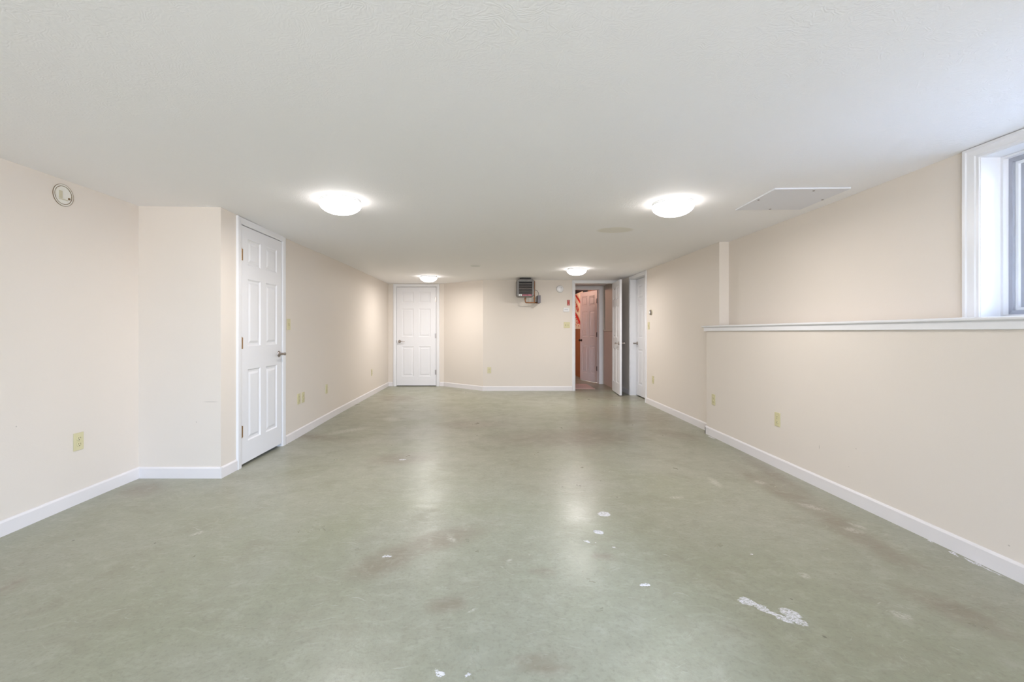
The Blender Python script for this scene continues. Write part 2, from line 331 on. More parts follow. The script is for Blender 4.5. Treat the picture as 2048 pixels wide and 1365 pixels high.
# ------------------------------------------------------------------ room shell
def grid_slab(name, x0, x1, y0, y1, fz, thick, m, n=(36, 64)):
    bm = bmesh.new(); V = []
    for j in range(n[1] + 1):
        row = []
        for i in range(n[0] + 1):
            x = x0 + (x1 - x0) * i / n[0]; y = y0 + (y1 - y0) * j / n[1]; row.append(bm.verts.new((x, y, fz(x, y))))
        V.append(row)
    fs = [bm.faces.new((V[j][i], V[j][i + 1], V[j + 1][i + 1], V[j + 1][i])) for j in range(n[1]) for i in range(n[0])]
    r = bmesh.ops.extrude_face_region(bm, geom=fs)
    for v in r['geom']:
        if isinstance(v, bmesh.types.BMVert): v.co.z += thick
    bmesh.ops.recalc_face_normals(bm, faces=bm.faces)
    me = bpy.data.meshes.new(name); bm.to_mesh(me); bm.free(); me.materials.append(m)
    for p in me.polygons: p.use_smooth = abs(p.normal.z) > 0.5
    o = bpy.data.objects.new(name, me); COL.objects.link(o); return o
fl = grid_slab('floor', -2.9, 2.9, -2.7, 14.2, zf, -0.1, M['floor'], n=(120, 350))
fl.data.materials.append(M['floor_chipped'])
def edist(e, x, y):
    cx, cy, rx, ry, a = e; dx, dy = x - cx, y - cy; c, s_ = math.cos(a), math.sin(a)
    return math.hypot((dx * c + dy * s_) / rx, (-dx * s_ + dy * c) / ry)
_at = fl.data.attributes.new('stain', 'FLOAT', 'POINT'); _vals = []
for v in fl.data.vertices:
    k = 0.0
    for e in BROWN:
        if abs(v.co.x - e[0]) < 2 * e[2] + 2 * e[3] and abs(v.co.y - e[1]) < 2 * e[2] + 2 * e[3]:
            d = edist(e, v.co.x, v.co.y); k = max(k, max(0.0, min(1.0, (1.75 - d) / 1.5)))
    _vals.append(k * k * (3 - 2 * k))
_at.data.foreach_set('value', _vals)
_spots = [(e[0], e[1], max(e[2], e[3]) + 0.07) for e in WHITE + FAINT] + [(x, y, r + 0.06) for x, y, r in DARK]
for p in fl.data.polygons:
    if p.center.y < 6.3 and any(abs(p.center.x - a) < r and abs(p.center.y - b) < r for a, b, r in _spots): p.material_index = 1
tag(fl, 'worn sage green painted concrete floor with white chips and brown stains', 'floor', kind='structure')
tag(grid_slab('ceiling', -2.9, 2.9, -2.7, 9.88, zc, 0.1, M['ceiling']), 'low off-white textured ceiling over the whole room', 'ceiling', kind='structure')

def wall(name, p0, p1, thick, m, label, openings=(), z0=None, z1=None, parts=None):
    """interior face runs p0 -> p1; the wall is built to its LEFT-hand side"""
    p0 = Vector(p0); p1 = Vector(p1); L = (p1 - p0).length; u = (p1 - p0) / L; n = Vector((-u.y, u.x)) * thick
    mb = parts or MB()
    def seg(s0, s1, za, zb):
        q = [p0 + u * s0, p0 + u * s1]
        c = [q[0], q[1], q[1] + n, q[0] + n]
        lo = [(v.x, v.y, (zf(v.x, v.y) - 0.04) if za is None else za) for v in c]
        hi = [(v.x, v.y, (zc(v.x, v.y) + 0.04) if zb is None else zb) for v in c]
        mb.hexa(lo + hi)
    s = 0.0
    for (a, b, za, zb) in sorted(openings):
        if a > s: seg(s, a, z0, z1)
        if zb is not None: seg(a, b, zb, z1)
        if za is not None: seg(a, b, z0, za)
        s = b
    if s < L: seg(s, L, z0, z1)
    return tag(mb.build(name, m), label, 'wall', kind='structure')

wall('wall_left', (-2.722, -2.6), (-2.742, 3.53), 0.12, M['wall'], 'cream side wall at the left with the round patched hole')
wall('wall_left_return', (-2.742, 3.53), (-2.113, 3.545), 0.15, M['wall'], 'short cream wall end facing the camera beside the left door')
# side wall past the corner, with the closet door opening
wall('wall_left_rear', (-2.113, 3.545), (-2.137, 9.37), 0.12, M['wall'], 'long cream side wall with the large white door at its near end', openings=[(3.815 - 3.545, 4.59 - 3.545, None, 2.062)])
wall('wall_back_left', (-2.137, 9.37), (-0.99, 9.37), 0.12, M['wall'], 'narrow cream wall round the closed door at the far left corner', openings=[(0.158, 1.002, None, 2.058)])
wall('wall_back_angled', (-0.99, 9.37), (-0.171, 8.66), 0.12, M['wall'], 'angled cream wall between the far door and the heater wall')
wall('wall_back', (-0.171, 8.66), (2.465, 8.685), 0.115, M['wall'], 'cream far wall carrying the heater, with the open doorway', openings=[(1.571 + 0.171, 2.345 + 0.171, None, 2.056)])
# right side
wall('wall_right_rear', (2.465, 8.70), (2.465, 4.935), 0.14, M['wall'], 'cream side wall at the right far end with the closed door', openings=[(8.70 - 8.10, 8.70 - 7.305, None, 2.062)])
wall('wall_right', (2.568, 4.96), (2.555, -2.6), 0.30, M['wall'], 'recessed cream wall above the white ledge round the window', openings=[(4.96 - 2.400, 4.96 - 1.001, 1.19, 2.079)], z0=1.12)
wall('wall_right_lower', (2.392, 5.072), (2.392, -2.6), 0.5, M['wall'], 'cream half-height wall projecting under the white ledge', z1=1.16)
wall('wall_rear', (2.9, -2.55), (-2.9, -2.55), 0.12, M['wall'], 'cream wall behind the camera with an added fill window', openings=[(1.3, 4.5, 0.35, 2.0)])

# ------------------------------------------------------------------ baseboards
def baseboard(name, p0, p1, label, h=0.088, t=0.012, e0=0.0, e1=0.0, par=None):
    """face toward the room is on the right-hand side of p0 -> p1"""
    p0 = Vector(p0); p1 = Vector(p1); u = (p1 - p0).normalized(); n = Vector((u.y, -u.x))
    a = p0 - u * e0; b = p1 + u * e1
    prof = [(0.0, -0.012), (t, -0.012), (t, h - 0.012), (t * 0.75, h - 0.006), (t * 0.4, h), (0.0, h)]
    fa = lambda p: (a.x + n.x * p[0], a.y + n.y * p[0], zf(a.x, a.y) + p[1])
    fb = lambda p: (b.x + n.x * p[0], b.y + n.y * p[0], zf(b.x, b.y) + p[1])
    mb = MB(); k = max(1, int((b - a).length / 1.2))
    for i in range(k):
        q0 = a + (b - a) * (i / k); q1 = a + (b - a) * ((i + 1) / k)
        mb.sweep(prof, 0, 0, lambda p, q=q0: (q.x + n.x * p[0], q.y + n.y * p[0], zf(q.x, q.y) + p[1]), lambda p, q=q1: (q.x + n.x * p[0], q.y + n.y * p[0], zf(q.x, q.y) + p[1]))
    o = mb.build(name, M['base'])
    return tag(o, label, 'baseboard', kind='structure')
baseboard('baseboard_left', (-2.722, -2.5), (-2.742, 3.53), 'white baseboard along the left wall below the near outlet')
baseboard('baseboard_left_return', (-2.742, 3.53), (-2.113, 3.545), 'white baseboard across the short wall end facing the camera', e1=0.012)
baseboard('baseboard_left_door', (-2.113, 3.545), (-2.114, 3.757), 'stub of white baseboard between wall corner and left door casing', e0=0.012)
baseboard('baseboard_left_rear', (-2.117, 4.655), (-2.137, 9.37), 'long white baseboard from the left door to the far corner')
baseboard('baseboard_back_left', (-2.137, 9.37), (-2.04, 9.37), 'tiny piece of white baseboard left of the far closed door')
baseboard('baseboard_back_angled', (-1.075, 9.37), (-0.99, 9.37), 'short white baseboard right of the far closed door', e1=0.0)
baseboard('baseboard_back_slant', (-0.99, 9.37), (-0.171, 8.66), 'white baseboard along the angled wall', e1=0.005)
baseboard('baseboard_back', (-0.171, 8.66), (1.523, 8.676), 'white baseboard below the heater wall', e0=0.005)
baseboard('baseboard_right_corner', (2.465, 8.685), (2.465, 8.165), 'shaded white baseboard behind the open door leaf')
baseboard('baseboard_right_rear', (2.465, 7.245), (2.465, 5.072), 'white baseboard of the far right wall up to the projecting wall')
baseboard('baseboard_right_end', (2.465, 5.072), (2.392, 5.072), 'short white baseboard on the end of the projecting half wall', e1=0.012)
baseboard('baseboard_right', (2.392, 5.072), (2.392, -2.5), 'long white baseboard below the half wall at the right', e0=0.012)

# ------------------------------------------------------------------ ledge on the half wall
mb = MB()
ya, yb = 5.135, -2.5
def zt(y): return 1.2055 + (5.03 - y) * 0.005
def za(y): return 1.146 + (5.03 - y) * 0.0043
nose = [(2.62, 0.0), (2.372, 0.0), (2.366, -0.002), (2.362, -0.007), (2.362, -0.013), (2.366, -0.018), (2.372, -0.020), (2.62, -0.020)]
mb.sweep(nose, 0, 0, lambda p: (p[0], ya, zt(ya) + p[1]), lambda p: (p[0], yb, zt(yb) + p[1]))
tag(mb.build('trim_1', M['trim']), 'long white ledge board with rounded nose capping the right half wall', 'ledge', kind='structure')
mb = MB()
ap = [(2.394, 1), (2.374, 1), (2.374, 0.93), (2.3755, 0.85), (2.3755, 0.06), (2.378, 0.0), (2.394, 0.0)]
fz = lambda y, t: za(y) + (zt(y) - 0.0205 - za(y)) * t
mb.sweep(ap, 0, 0, lambda p: (p[0], 5.105, fz(5.105, p[1])), lambda p: (p[0], yb, fz(yb, p[1])))
mb.hexa([(2.376, 5.07, fz(5.1, 0)), (2.47, 5.07, fz(5.1, 0)), (2.47, 5.105, fz(5.1, 0)), (2.376, 5.105, fz(5.1, 0)), (2.376, 5.07, fz(5.1, 1)), (2.47, 5.07, fz(5.1, 1)), (2.47, 5.105, fz(5.1, 1)), (2.376, 5.105, fz(5.1, 1))])
tag(mb.build('trim_2', M['trim']), 'narrow white apron moulding running under the right ledge', 'moulding', kind='structure')

# ------------------------------------------------------------------ side window
win = empty('window_1', (2.69, 1.70, 1.22))
tag(win, 'bright sliding window in grey metal frame above the ledge at right edge', 'window', kind='structure')
def wpart(mb, name, m, label=None, parent=None, **k):
    o = mb.build(name, m, parent or win, **k); o.location = (0, 0, 0)
    if (parent or win) is win: o.data.transform(Matrix.Translation(-Vector(win.location)))
    else: o.data.transform(Matrix.Translation(-Vector(win.location)))
    if label: o['label'] = label
    return o
y0, y1, zb_, zt_ = 1.02, 2.381, 1.222, 2.060
def casing_prof(): return [(0, 0), (0.014, 0), (0.020, 0.005), (0.020, 0.020), (0.016, 0.026), (0.015, 0.034), (0.013, 0.060), (0.009, 0.066), (0.009, 0.079), (0.0, 0.085)]
X0 = 2.562
def vert_casing(yin, sgn):
    mb = MB(); pr = casing_prof()
    f = lambda z: (lambda p: (X0 - p[0], yin + sgn * (0.085 - p[1]), z(p)))
    mb.sweep(pr, 0, 0, f(lambda p: zt(2.3) - 0.002), f(lambda p: zt_ + (0.085 - p[1]) * 0.75))
    return mb
wpart(vert_casing(y1, 1), 'casing', M['trim'])
wpart(vert_casing(y0, -1), 'casing', M['trim'])
mb = MB(); pr = casing_prof()
mb.sweep(pr, 0, 0, lambda p: (X0 - p[0], y1 + 0.085 - p[1], zt_ + (0.085 - p[1]) * 0.75), lambda p: (X0 - p[0], y0 - 0.085 + p[1], zt_ + (0.085 - p[1]) * 0.75))
wpart(mb, 'casing', M['trim'])
# reveal lining
wpart(MB().box(X0 - 0.004, 2.86, y1, y1 + 0.018, zt(2.3), zt_ + 0.018), 'jamb', M['trim'])
wpart(MB().box(X0 - 0.004, 2.86, y0 - 0.018, y0, zt(2.3), zt_ + 0.018), 'jamb', M['trim'])
wpart(MB().box(X0 - 0.004, 2.86, y0, y1, zt_, zt_ + 0.018), 'jamb', M['trim'])
wpart(MB().box(2.60, 2.86, y0, y1, 1.19, zt(2.0) + 0.004), 'sill', M['trim'])
# inner stop bead
mb = MB(); mb.box(2.662, 2.69, y1 - 0.012, y1, 1.222, zt_ - 0.001); mb.box(2.662, 2.69, y0, y0 + 0.012, 1.222, zt_ - 0.001); mb.box(2.662, 2.69, y0 + 0.012, y1 - 0.012, zt_ - 0.012, zt_ - 0.001); mb.box(2.662, 2.69, y0 + 0.012, y1 - 0.012, 1.224, 1.236)
wpart(mb, 'stop_bead', M['trim'])
# metal frame with four mitred members
fx0, fx1 = 2.69, 2.75; fy0, fy1 = y0 + 0.010, y1 - 0.008; fz0, fz1 = 1.236, 2.048; w = 0.022
def mitre_frame(fx0, fx1, fy0, fy1, fz0, fz1, w, name, m, parent=None):
    A = [(fy0, fz0), (fy1, fz0), (fy1, fz1), (fy0, fz1)]; B = [(fy0 + w, fz0 + w), (fy1 - w, fz0 + w), (fy1 - w, fz1 - w), (fy0 + w, fz1 - w)]
    for k in range(4):
        a, b, c, d = A[k], A[(k + 1) % 4], B[(k + 1) % 4], B[k]
        mb = MB(); mb.hexa([(fx0, *a), (fx0, *b), (fx0, *c), (fx0, *d), (fx1, *a), (fx1, *b), (fx1, *c), (fx1, *d)], 0.001)
        wpart(mb, name, m, parent=parent)
mitre_frame(fx0, fx1, fy0, fy1, fz0, fz1, w, 'frame_member', M['alu'])
mitre_frame(2.704, 2.75, fy0 + w, fy1 - w, fz0 + w, fz1 - w, 0.015, 'track', M['vinyl'])
def sash(ya, yb, xs):
    s = MB(); a = 0.024; za_, zb2 = fz0 + w + 0.012, fz1 - w - 0.012
    s.box(xs, xs + 0.02, ya, ya + a, za_, zb2, 0.001); s.box(xs, xs + 0.02, yb - a, yb, za_, zb2, 0.001)
    s.box(xs, xs + 0.02, ya + a, yb - a, za_, za_ + a, 0.001); s.box(xs, xs + 0.02, ya + a, yb - a, zb2 - a, zb2, 0.001)
    o = wpart(s, 'sash', M['alu'])
    g_ = MB()
    g_.box(xs + 0.004, xs + 0.016, yb - a - 0.012, yb - a, za_ + a, zb2 - a); g_.box(xs + 0.004, xs + 0.016, ya + a, ya + a + 0.012, za_ + a, zb2 - a)
    wpart(g_, 'glazing_bead', M['vinyl'], parent=o)
    wpart(MB().box(xs + 0.008, xs + 0.012, ya + a, yb - a, za_ + a, zb2 - a), 'pane', M['glass'], parent=o)
sash(1.66, fy1 - w - 0.013, 2.716)
sash(fy0 + w + 0.013, 1.69, 2.738)

# window added behind the camera for fill light; never in view
wr = empty('fill_window', (0, -2.6, 1.18)); tag(wr, 'unseen wide window added behind the camera for fill light', 'window', kind='structure')
mb = MB()
for a, b, c, d in ((-1.6, 1.6, -0.83, -0.78), (-1.6, 1.6, 0.77, 0.82), (-1.6, -1.55, -0.78, 0.77), (1.55, 1.6, -0.78, 0.77), (-0.025, 0.025, -0.78, 0.77)):
    mb.box(a, b, 0, 0.05, c, d)
mb.build('frame', M['trim'], wr)
for a, b in ((-1.55, -0.025), (0.025, 1.55)): MB().box(a, b, 0.02, 0.025, -0.78, 0.77).build('pane', M['glass'], wr)
tag(MB().box(-3.2, 3.2, -5.6, -2.70, 2.25, 2.35).build('sky_blocker', M['hall']), 'deck slab added unseen above the rear window to block overhead sky', 'blocker', kind='structure')  # unseen slab, added only to keep overhead sky off the rear window
# concrete window well added outside the side window to block low sky
ww_ = MB(); tag(MB().box(2.87, 4.6, -0.1, 3.5, 1.0, 1.10).build('added_well_soil', mat('dark_soil', (0.055, 0.042, 0.03), 0.95, bump=0.6, bscale=40, var=0.3)), 'dark soil in the added window well, kept dark to cut bounced light', 'soil', kind='structure'); ww_.box(4.6, 4.72, -0.2, 3.6, 1.0, 1.72); ww_.box(2.87, 4.6, 3.5, 3.6, 1.1, 1.72); ww_.box(2.87, 4.6, -0.2, -0.1, 1.1, 1.72)
tag(ww_.build('added_window_well', mat('pale_concrete', (0.62, 0.61, 0.64), 0.8, bump=0.3, bscale=30, var=0.1)), 'pale concrete window well added outside the right window to block low sky', 'window well', kind='structure')

# ------------------------------------------------------------------ doors
def lever_mesh(side=-1, toward=1):
    """on the face at y=0 looking to -y (side=-1); lever points to +x * toward"""
    mb = MB(); s = side
    mb.lathe([(0.031, 0), (0.031, 0.004 * s), (0.027, 0.010 * s), (0.016, 0.013 * s), (0.012, 0.018 * s), (0.011, 0.048 * s), (0.014, 0.052 * s), (0.014, 0.066 * s), (0.010, 0.071 * s)], 20, 'Y')
    pts = [(0, 0.058 * s, 0), (0.02 * toward, 0.060 * s, 0.001), (0.06 * toward, 0.058 * s, 0.002), (0.098 * toward, 0.052 * s, -0.001), (0.112 * toward, 0.044 * s, -0.002)]
    mb.tube(pts, [0.011, 0.010, 0.009, 0.008, 0.006], 10)
    return mb
def leaf(parent, w, h, hinge, paint='door', t=0.035, z0=0.014, hinge_mat='brass', handles=(-1,), handle_mat='nickel', hinge_y=0.0, hinges=True, loc=(0, 0, 0), rot=0.0, hz=None, knob=False):
    """leaf spans x 0..sx*w from the hinge line, y 0..t"""
    sx = 1 if hinge == 'L' else -1
    zz = [z0, 0.205, 0.82, 1.02, 1.60, 1.72, 1.945, h]          # rails and panel rows
    sc = h / 2.045; zz = [z0] + [v * sc for v in zz[1:-1]] + [h]
    st = 0.092 * w / 0.76 + 0.01; mu = 0.10 * w / 0.76
    xs = [0.0, st, (w - mu) / 2, (w + mu) / 2, w - st, w]
    X = lambda x: sx * x
    mb = MB()
    def bx(a, b, c, d, ya=0.0, yb=t):
        a_, b_ = sorted((X(a), X(b))); mb.box(a_, b_, ya, yb, c, d)
    bx(0, st, z0, h); bx(w - st, w, z0, h)
    for a, b in ((zz[0], zz[1]), (zz[2], zz[3]), (zz[4], zz[5]), (zz[6], zz[7])): bx(st, w - st, a, b)
    for a, b in ((zz[1], zz[2]), (zz[3], zz[4]), (zz[5], zz[6])):
        bx(xs[2], xs[3], a, b)
    lf = mb.build('door_leaf', M[paint], parent, loc=loc, rot=rot)
    for (xa, xb) in ((xs[1], xs[2]), (xs[3], xs[4])):
        for (ca, cb) in ((zz[1], zz[2]), (zz[3], zz[4]), (zz[5], zz[6])):
            a_, b_ = sorted((X(xa), X(xb))); p = MB()
            def rings(ys):
                out = []
                for ins, yy in ((0.0, ys[0]), (0.011, ys[1]), (0.026, ys[2]), (0.046, ys[3])):
                    out.append([p.bm.verts.new(c) for c in ((a_ + ins, yy, ca + ins), (b_ - ins, yy, ca + ins), (b_ - ins, yy, cb - ins), (a_ + ins, yy, cb - ins))])
                for r0, r1 in zip(out, out[1:]):
                    for k in range(4): p.bm.faces.new((r0[k], r0[(k + 1) % 4], r1[(k + 1) % 4], r1[k]))
                p.bm.faces.new(out[-1]); return out[0]
            r_a = rings((0.0005, 0.008, 0.009, 0.002)); r_b = rings((t - 0.0005, t - 0.008, t - 0.009, t - 0.002))
            for k in range(4): p.bm.faces.new((r_a[k], r_a[(k + 1) % 4], r_b[(k + 1) % 4], r_b[k]))
            p.build('door_panel', M[paint], lf)
    if hinges:
        for z in (hz or (0.30 * sc, 1.045 * sc, 1.79 * sc)):
            hm = MB(); hm.lathe([(0.0045, z - 0.05), (0.0045, z + 0.05)], 10, c=(X(-0.003), hinge_y - 0.004, 0))
            hm.lathe([(0.0028, z + 0.05), (0.0028, z + 0.056)], 8, c=(X(-0.003), hinge_y - 0.004, 0))
            a_, b_ = sorted((X(-0.002), X(0.022))); hm.box(a_, b_, hinge_y - 0.0022, hinge_y - 0.0002, z - 0.048, z + 0.048)
            ho = hm.build('hinge', M[hinge_mat], lf, smooth=True); ho['label'] = 'metal butt hinge'
    for sd in handles:
        if knob:
            k = MB().lathe([(0.028, 0), (0.028, -0.006), (0.012, -0.012), (0.011, -0.03), (0.025, -0.04), (0.028, -0.055), (0.018, -0.066)], 20, 'Y')
            ko = k.build('door_knob', M[handle_mat], lf, smooth=True, loc=(X(w - 0.06), 0, 0.925))
        else:
            ko = lever_mesh(sd, -sx).build('door_handle', M[handle_mat], lf, smooth=True, loc=(X(w - 0.06), 0 if sd < 0 else t, 0.925))
        ko['label'] = 'metal door handle'
    return lf

def door_frame(root, x0, x1, h, depth=0.12, cw=0.062, ceil_h=2.11, left=True, right=True, stop_y=0.04, cwl=None, cwr=None):
    g_ = 0.003; cwl = cwl or cw; cwr = cwr or cw
    top = ceil_h - 0.004
    def casing(xin, sgn, w_):
        mb = MB(); pr = [(0, 0), (0.006, 0), (0.011, 0.006), (0.013, 0.016), (0.015, 0.03), (0.016, w_ - 0.010), (0.013, w_ - 0.002), (0, w_)]
        mb.sweep(pr, 0, 0, lambda p: (xin + sgn * p[1], -p[0], -0.012), lambda p: (xin + sgn * p[1], -p[0], h + g_ + min(p[1], top - h - g_)))
        mb.build('casing', M['trim'], root)
    a, b = x0 - g_ - 0.004, x1 + g_ + 0.004
    if left: casing(a, -1, cwl)
    if right: casing(b, 1, cwr)
    hh = top - (h + g_)
    mb = MB(); pr = [(0, 0), (0.006, 0), (0.011, 0.1 * hh), (0.013, 0.26 * hh), (0.015, 0.5 * hh), (0.016, 0.85 * hh), (0.013, 0.97 * hh), (0, hh)]
    mb.sweep(pr, 0, 0, lambda p: (a - p[1] * (cwl / hh), -p[0], h + g_ + p[1]), lambda p: (b + p[1] * (cwr / hh), -p[0], h + g_ + p[1]))
    mb.build('casing', M['trim'], root)
    MB().box(x0 - g_ - 0.014, x0 - g_, 0.001, depth, -0.012, h + g_ + 0.012).build('jamb', M['trim'], root)
    MB().box(x1 + g_, x1 + g_ + 0.014, 0.001, depth, -0.012, h + g_ + 0.012).build('jamb', M['trim'], root)
    MB().box(x0 - g_, x1 + g_, 0.001, depth, h + g_, h + g_ + 0.012).build('jamb', M['trim'], root)

def dark_back(name, loc, rot, w, h, y, label):  # near-black panel: darkness of the unlit space behind a door as colour
    o = MB().box(-0.1, w + 0.1, y, y + 0.02, -0.05, h + 0.08).build(name, M['dark'], loc=loc, rot=rot)
    return tag(o, label, 'panel', kind='structure')

# door 1: large door in the left side wall (hinged at its near edge)
d1 = empty('door_1', (-2.114, 3.835, zf(-2.11, 3.9) - 0.002), R(90) + math.atan2(0.024, 5.82))
tag(d1, 'large white six-panel door with brass hinges in the left wall', 'door', kind='structure')
door_frame(d1, 0.0, 0.738, 2.050, ceil_h=2.115, cwl=0.070, cwr=0.066)
leaf(d1, 0.738, 2.048, 'L', loc=(0, -0.002, 0), z0=0.024, hz=(0.30, 1.05, 1.80))
MB().box(0.003, 0.735, 0.05, 0.11, -0.012, 0.012).build('gap_shade_strip', mat('blue_gap_shade', (0.12, 0.17, 0.24), 0.6), d1)  # blue shade in the gap under the door, painted as a strip
dark_back('shade_panel_left', (-2.114, 3.835, 0), R(90), 0.74, 2.05, 0.113, 'dark panel coloured as the unlit closet behind the left door')
# door 2: far closed door
d2 = empty('door_2', (-1.9635, 9.37, 0.0))
tag(d2, 'closed white six-panel door at the far left under a ceiling light', 'door', kind='structure')
door_frame(d2, 0.0, 0.81, 2.046, ceil_h=2.114, cw=0.064)
leaf(d2, 0.808, 2.044, 'R', loc=(0.809, 0.0, 0), z0=0.018, hinge_mat='nickel', hz=(0.29, 1.04, 1.785))
st = MB().box(-0.012, -0.003, -0.001, 0.012, 0.895, 0.955).build('strike_plate', M['bronze'], d2)
dark_back('shade_panel_back', (-1.9635, 9.37, 0), 0, 0.81, 2.05, 0.113, 'dark panel coloured as the unlit space behind the far closed door')
# door 3: doorway in the far wall with its leaf swung open toward the room
d3 = empty('door_3', (1.592, 8.678, 0.0), math.atan2(0.025, 2.636))
tag(d3, 'open white six-panel door swung into the room from the far doorway', 'door', kind='structure')
door_frame(d3, 0.0, 0.735, 2.046, ceil_h=2.114, depth=0.115, cw=0.056)
leaf(d3, 0.722, 2.044, 'R', loc=(0.735, -0.004, 0), rot=R(85.0), handles=(-1, 1), hinge_mat='nickel', hinge_y=0.0)
# door 5: closed door recessed in the right wall
d5 = empty('door_4', (2.465, 8.085, 0.0), R(-90))
tag(d5, 'closed white door set deep in the right wall beside the round thermostat', 'door', kind='structure')
door_frame(d5, 0.0, 0.765, 2.052, ceil_h=2.114, depth=0.14, cw=0.062)
leaf(d5, 0.762, 2.05, 'R', loc=(0.764, 0.098, 0), hinges=False, z0=0.016)
dark_back('shade_panel_right', (2.465, 8.085, 0), R(-90), 0.765, 2.05, 0.134, 'dark panel coloured as the unlit space behind the right wall door')

# ------------------------------------------------------------------ hall and storage room past the doorway
wall('wall_hall_right', (2.41, 9.80), (2.41, 8.78), 0.1, M['hall'], 'dim hall wall seen through the doorway')
tag(MB().box(2.398, 2.412, 8.80, 9.78, 0.0, 1.135).build('wall_hall_wainscot', M['hall_low']), 'pinkish lower half of the hall wall', 'wall', kind='structure')
tag(MB().box(2.386, 2.412, 8.80, 9.78, 1.135, 1.165, 0.003).build('trim_3', M['hall']), 'thin chair rail along the hall wall', 'moulding', kind='structure')
wall('wall_hall_left', (0.95, 8.78), (0.95, 9.80), 0.1, M['hall'], 'hall wall left of the doorway')
wall('wall_hall_back', (0.85, 9.78), (2.5, 9.78), 0.10, M['hall'], 'dim wall at the end of the hall with the inner doorway', openings=[(1.555 - 0.85, 2.318 - 0.85, None, 2.036)])
d4 = empty('door_5', (1.575, 9.78, 0.0))
tag(d4, 'inner white six-panel door ajar beyond the hall, its dim pink light painted into the colour', 'door', kind='structure')
door_frame(d4, 0.0, 0.722, 2.024, ceil_h=2.114, depth=0.10, cw=0.075)
leaf(d4, 0.69, 2.022, 'R', loc=(0.700, 0.075, 0), rot=R(-69.6), paint='door_dimmed', hinge_mat='bronze', handle_mat='bronze', knob=True, hz=(0.322, 1.06, 1.793), z0=0.02)
# storage room shell
wall('wall_storage_side', (2.135, 13.5), (2.135, 10.62), 0.1, M['wood'], 'orange-brown lower wall seen past the inner door', z0=-0.05, z1=1.19)
wall('wall_storage_side_upper', (2.145, 13.5), (2.145, 10.62), 0.09, M['dark'], 'dark upper wall of the storage room', z0=1.19, z1=2.6)
wall('wall_storage_corner', (2.235, 10.62), (2.62, 10.62), 0.1, M['wood'], 'return of the brown storage room wall', z0=-0.05, z1=2.6)
wall('wall_storage_near', (2.62, 10.62), (2.62, 9.88), 0.1, M['wood'], 'storage room wall behind the inner door', z0=-0.05, z1=2.6)
wall('wall_storage_left', (-0.3, 9.88), (-0.3, 13.5), 0.1, M['wood'], 'unseen storage room wall', z0=-0.05, z1=2.6)
wall('wall_storage_back', (-0.4, 13.5), (2.3, 13.5), 0.1, M['wood'], 'unseen storage room end wall', z0=-0.05, z1=2.6)
tag(MB().box(-0.4, 2.72, 9.80, 9.90, 2.19, 2.36).box(-0.4, 2.72, 9.80, 13.6, 2.36, 2.42).build('ceiling_storage', M['dark']), 'dark unfinished ceiling of the storage room', 'ceiling', kind='structure')
jr = empty('ceiling_joists', (1.2, 11.7, 2.36)); tag(jr, 'dark ceiling joists above the storage room', 'joists', kind='structure')
for k in range(9): MB().box(-1.5, 0.93, -1.65 + k * 0.4, -1.61 + k * 0.4, -0.20, 0.0).build('joist', M['dark'], jr)
# printed sheet hung on the upper wall
sh = empty('printed_sheet', (2.13, 11.6, 1.19)); tag(sh, 'cream sheet with red lettering and red stripes hung beyond the inner door', 'sheet')
mb = MB(); n = 24
for k in range(n):
    a0 = -0.95 + 2.1 * k / n; a1 = -0.95 + 2.1 * (k + 1) / n; q = lambda a: 0.008 * math.sin(a * 23) + 0.005 * math.sin(a * 51)
    mb.hexa([(-0.012 + q(a0), a0, 0.0), (-0.012 + q(a1), a1, 0.0), (0.0, a1, 0.0), (0.0, a0, 0.0), (-0.012 + q(a0), a0, 0.88), (-0.012 + q(a1), a1, 0.88), (0.0, a1, 0.88), (0.0, a0, 0.88)])
mb.build('sheet', M['sheet'], sh)
def stripe(y0_, z0_, y1_, z1_, w_):
    MB().hexa([(-0.030, y0_, z0_), (-0.030, y1_, z1_), (-0.026, y1_, z1_), (-0.026, y0_, z0_), (-0.030, y0_, z0_ + w_), (-0.030, y1_, z1_ + w_), (-0.026, y1_, z1_ + w_), (-0.026, y0_, z0_ + w_)]).build('stripe', M['redink'], sh)
stripe(0.10, 0.43, -0.75, 0.09, 0.085); stripe(-0.15, 0.82, -0.75, 0.60, 0.05)
for k in range(26):
    a_ = random.uniform(-0.7, 0.05); z_ = random.uniform(0.02, 0.20) if k % 2 else random.uniform(0.30, 0.42) + a_ * 0.3
    MB().box(-0.036, -0.031, a_, a_ + random.uniform(0.04, 0.09), z_, z_ + random.uniform(0.008, 0.02)).build('marking', M['redink'], sh)
def text_mesh(body, size):
    cu = bpy.data.curves.new('text', 'FONT'); cu.body = body; cu.size = size; cu.extrude = 0.002; cu.align_x = 'CENTER'; cu.align_y = 'CENTER'
    t = bpy.data.objects.new('text', cu); COL.objects.link(t)
    bpy.context.view_layer.update()
    me = bpy.data.meshes.new_from_object(t.evaluated_get(bpy.context.evaluated_depsgraph_get()))
    bpy.data.objects.remove(t); return me
def lettering(body, size, m, parent, mat4, label=None):
    me = text_mesh(body, size); me.transform(mat4); me.materials.clear(); me.materials.append(m)
    o = bpy.data.objects.new('lettering', me); COL.objects.link(o); o.parent = parent
    if label: o['label'] = label
    return o
# text plane: x -> -Y, y -> Z, normal -> -X ; stretched lengthwise, sloping down to the right
base = Matrix(((0, 0, -1, -0.030), (-1, 0, 0, -0.30), (-0.50, 1, 0, 0.585), (0, 0, 0, 1)))
lettering('rgy', 0.20, M['redink'], sh, base @ Matrix.Diagonal((2.1, 1.0, 1.0, 1.0)), 'red letters rgy')
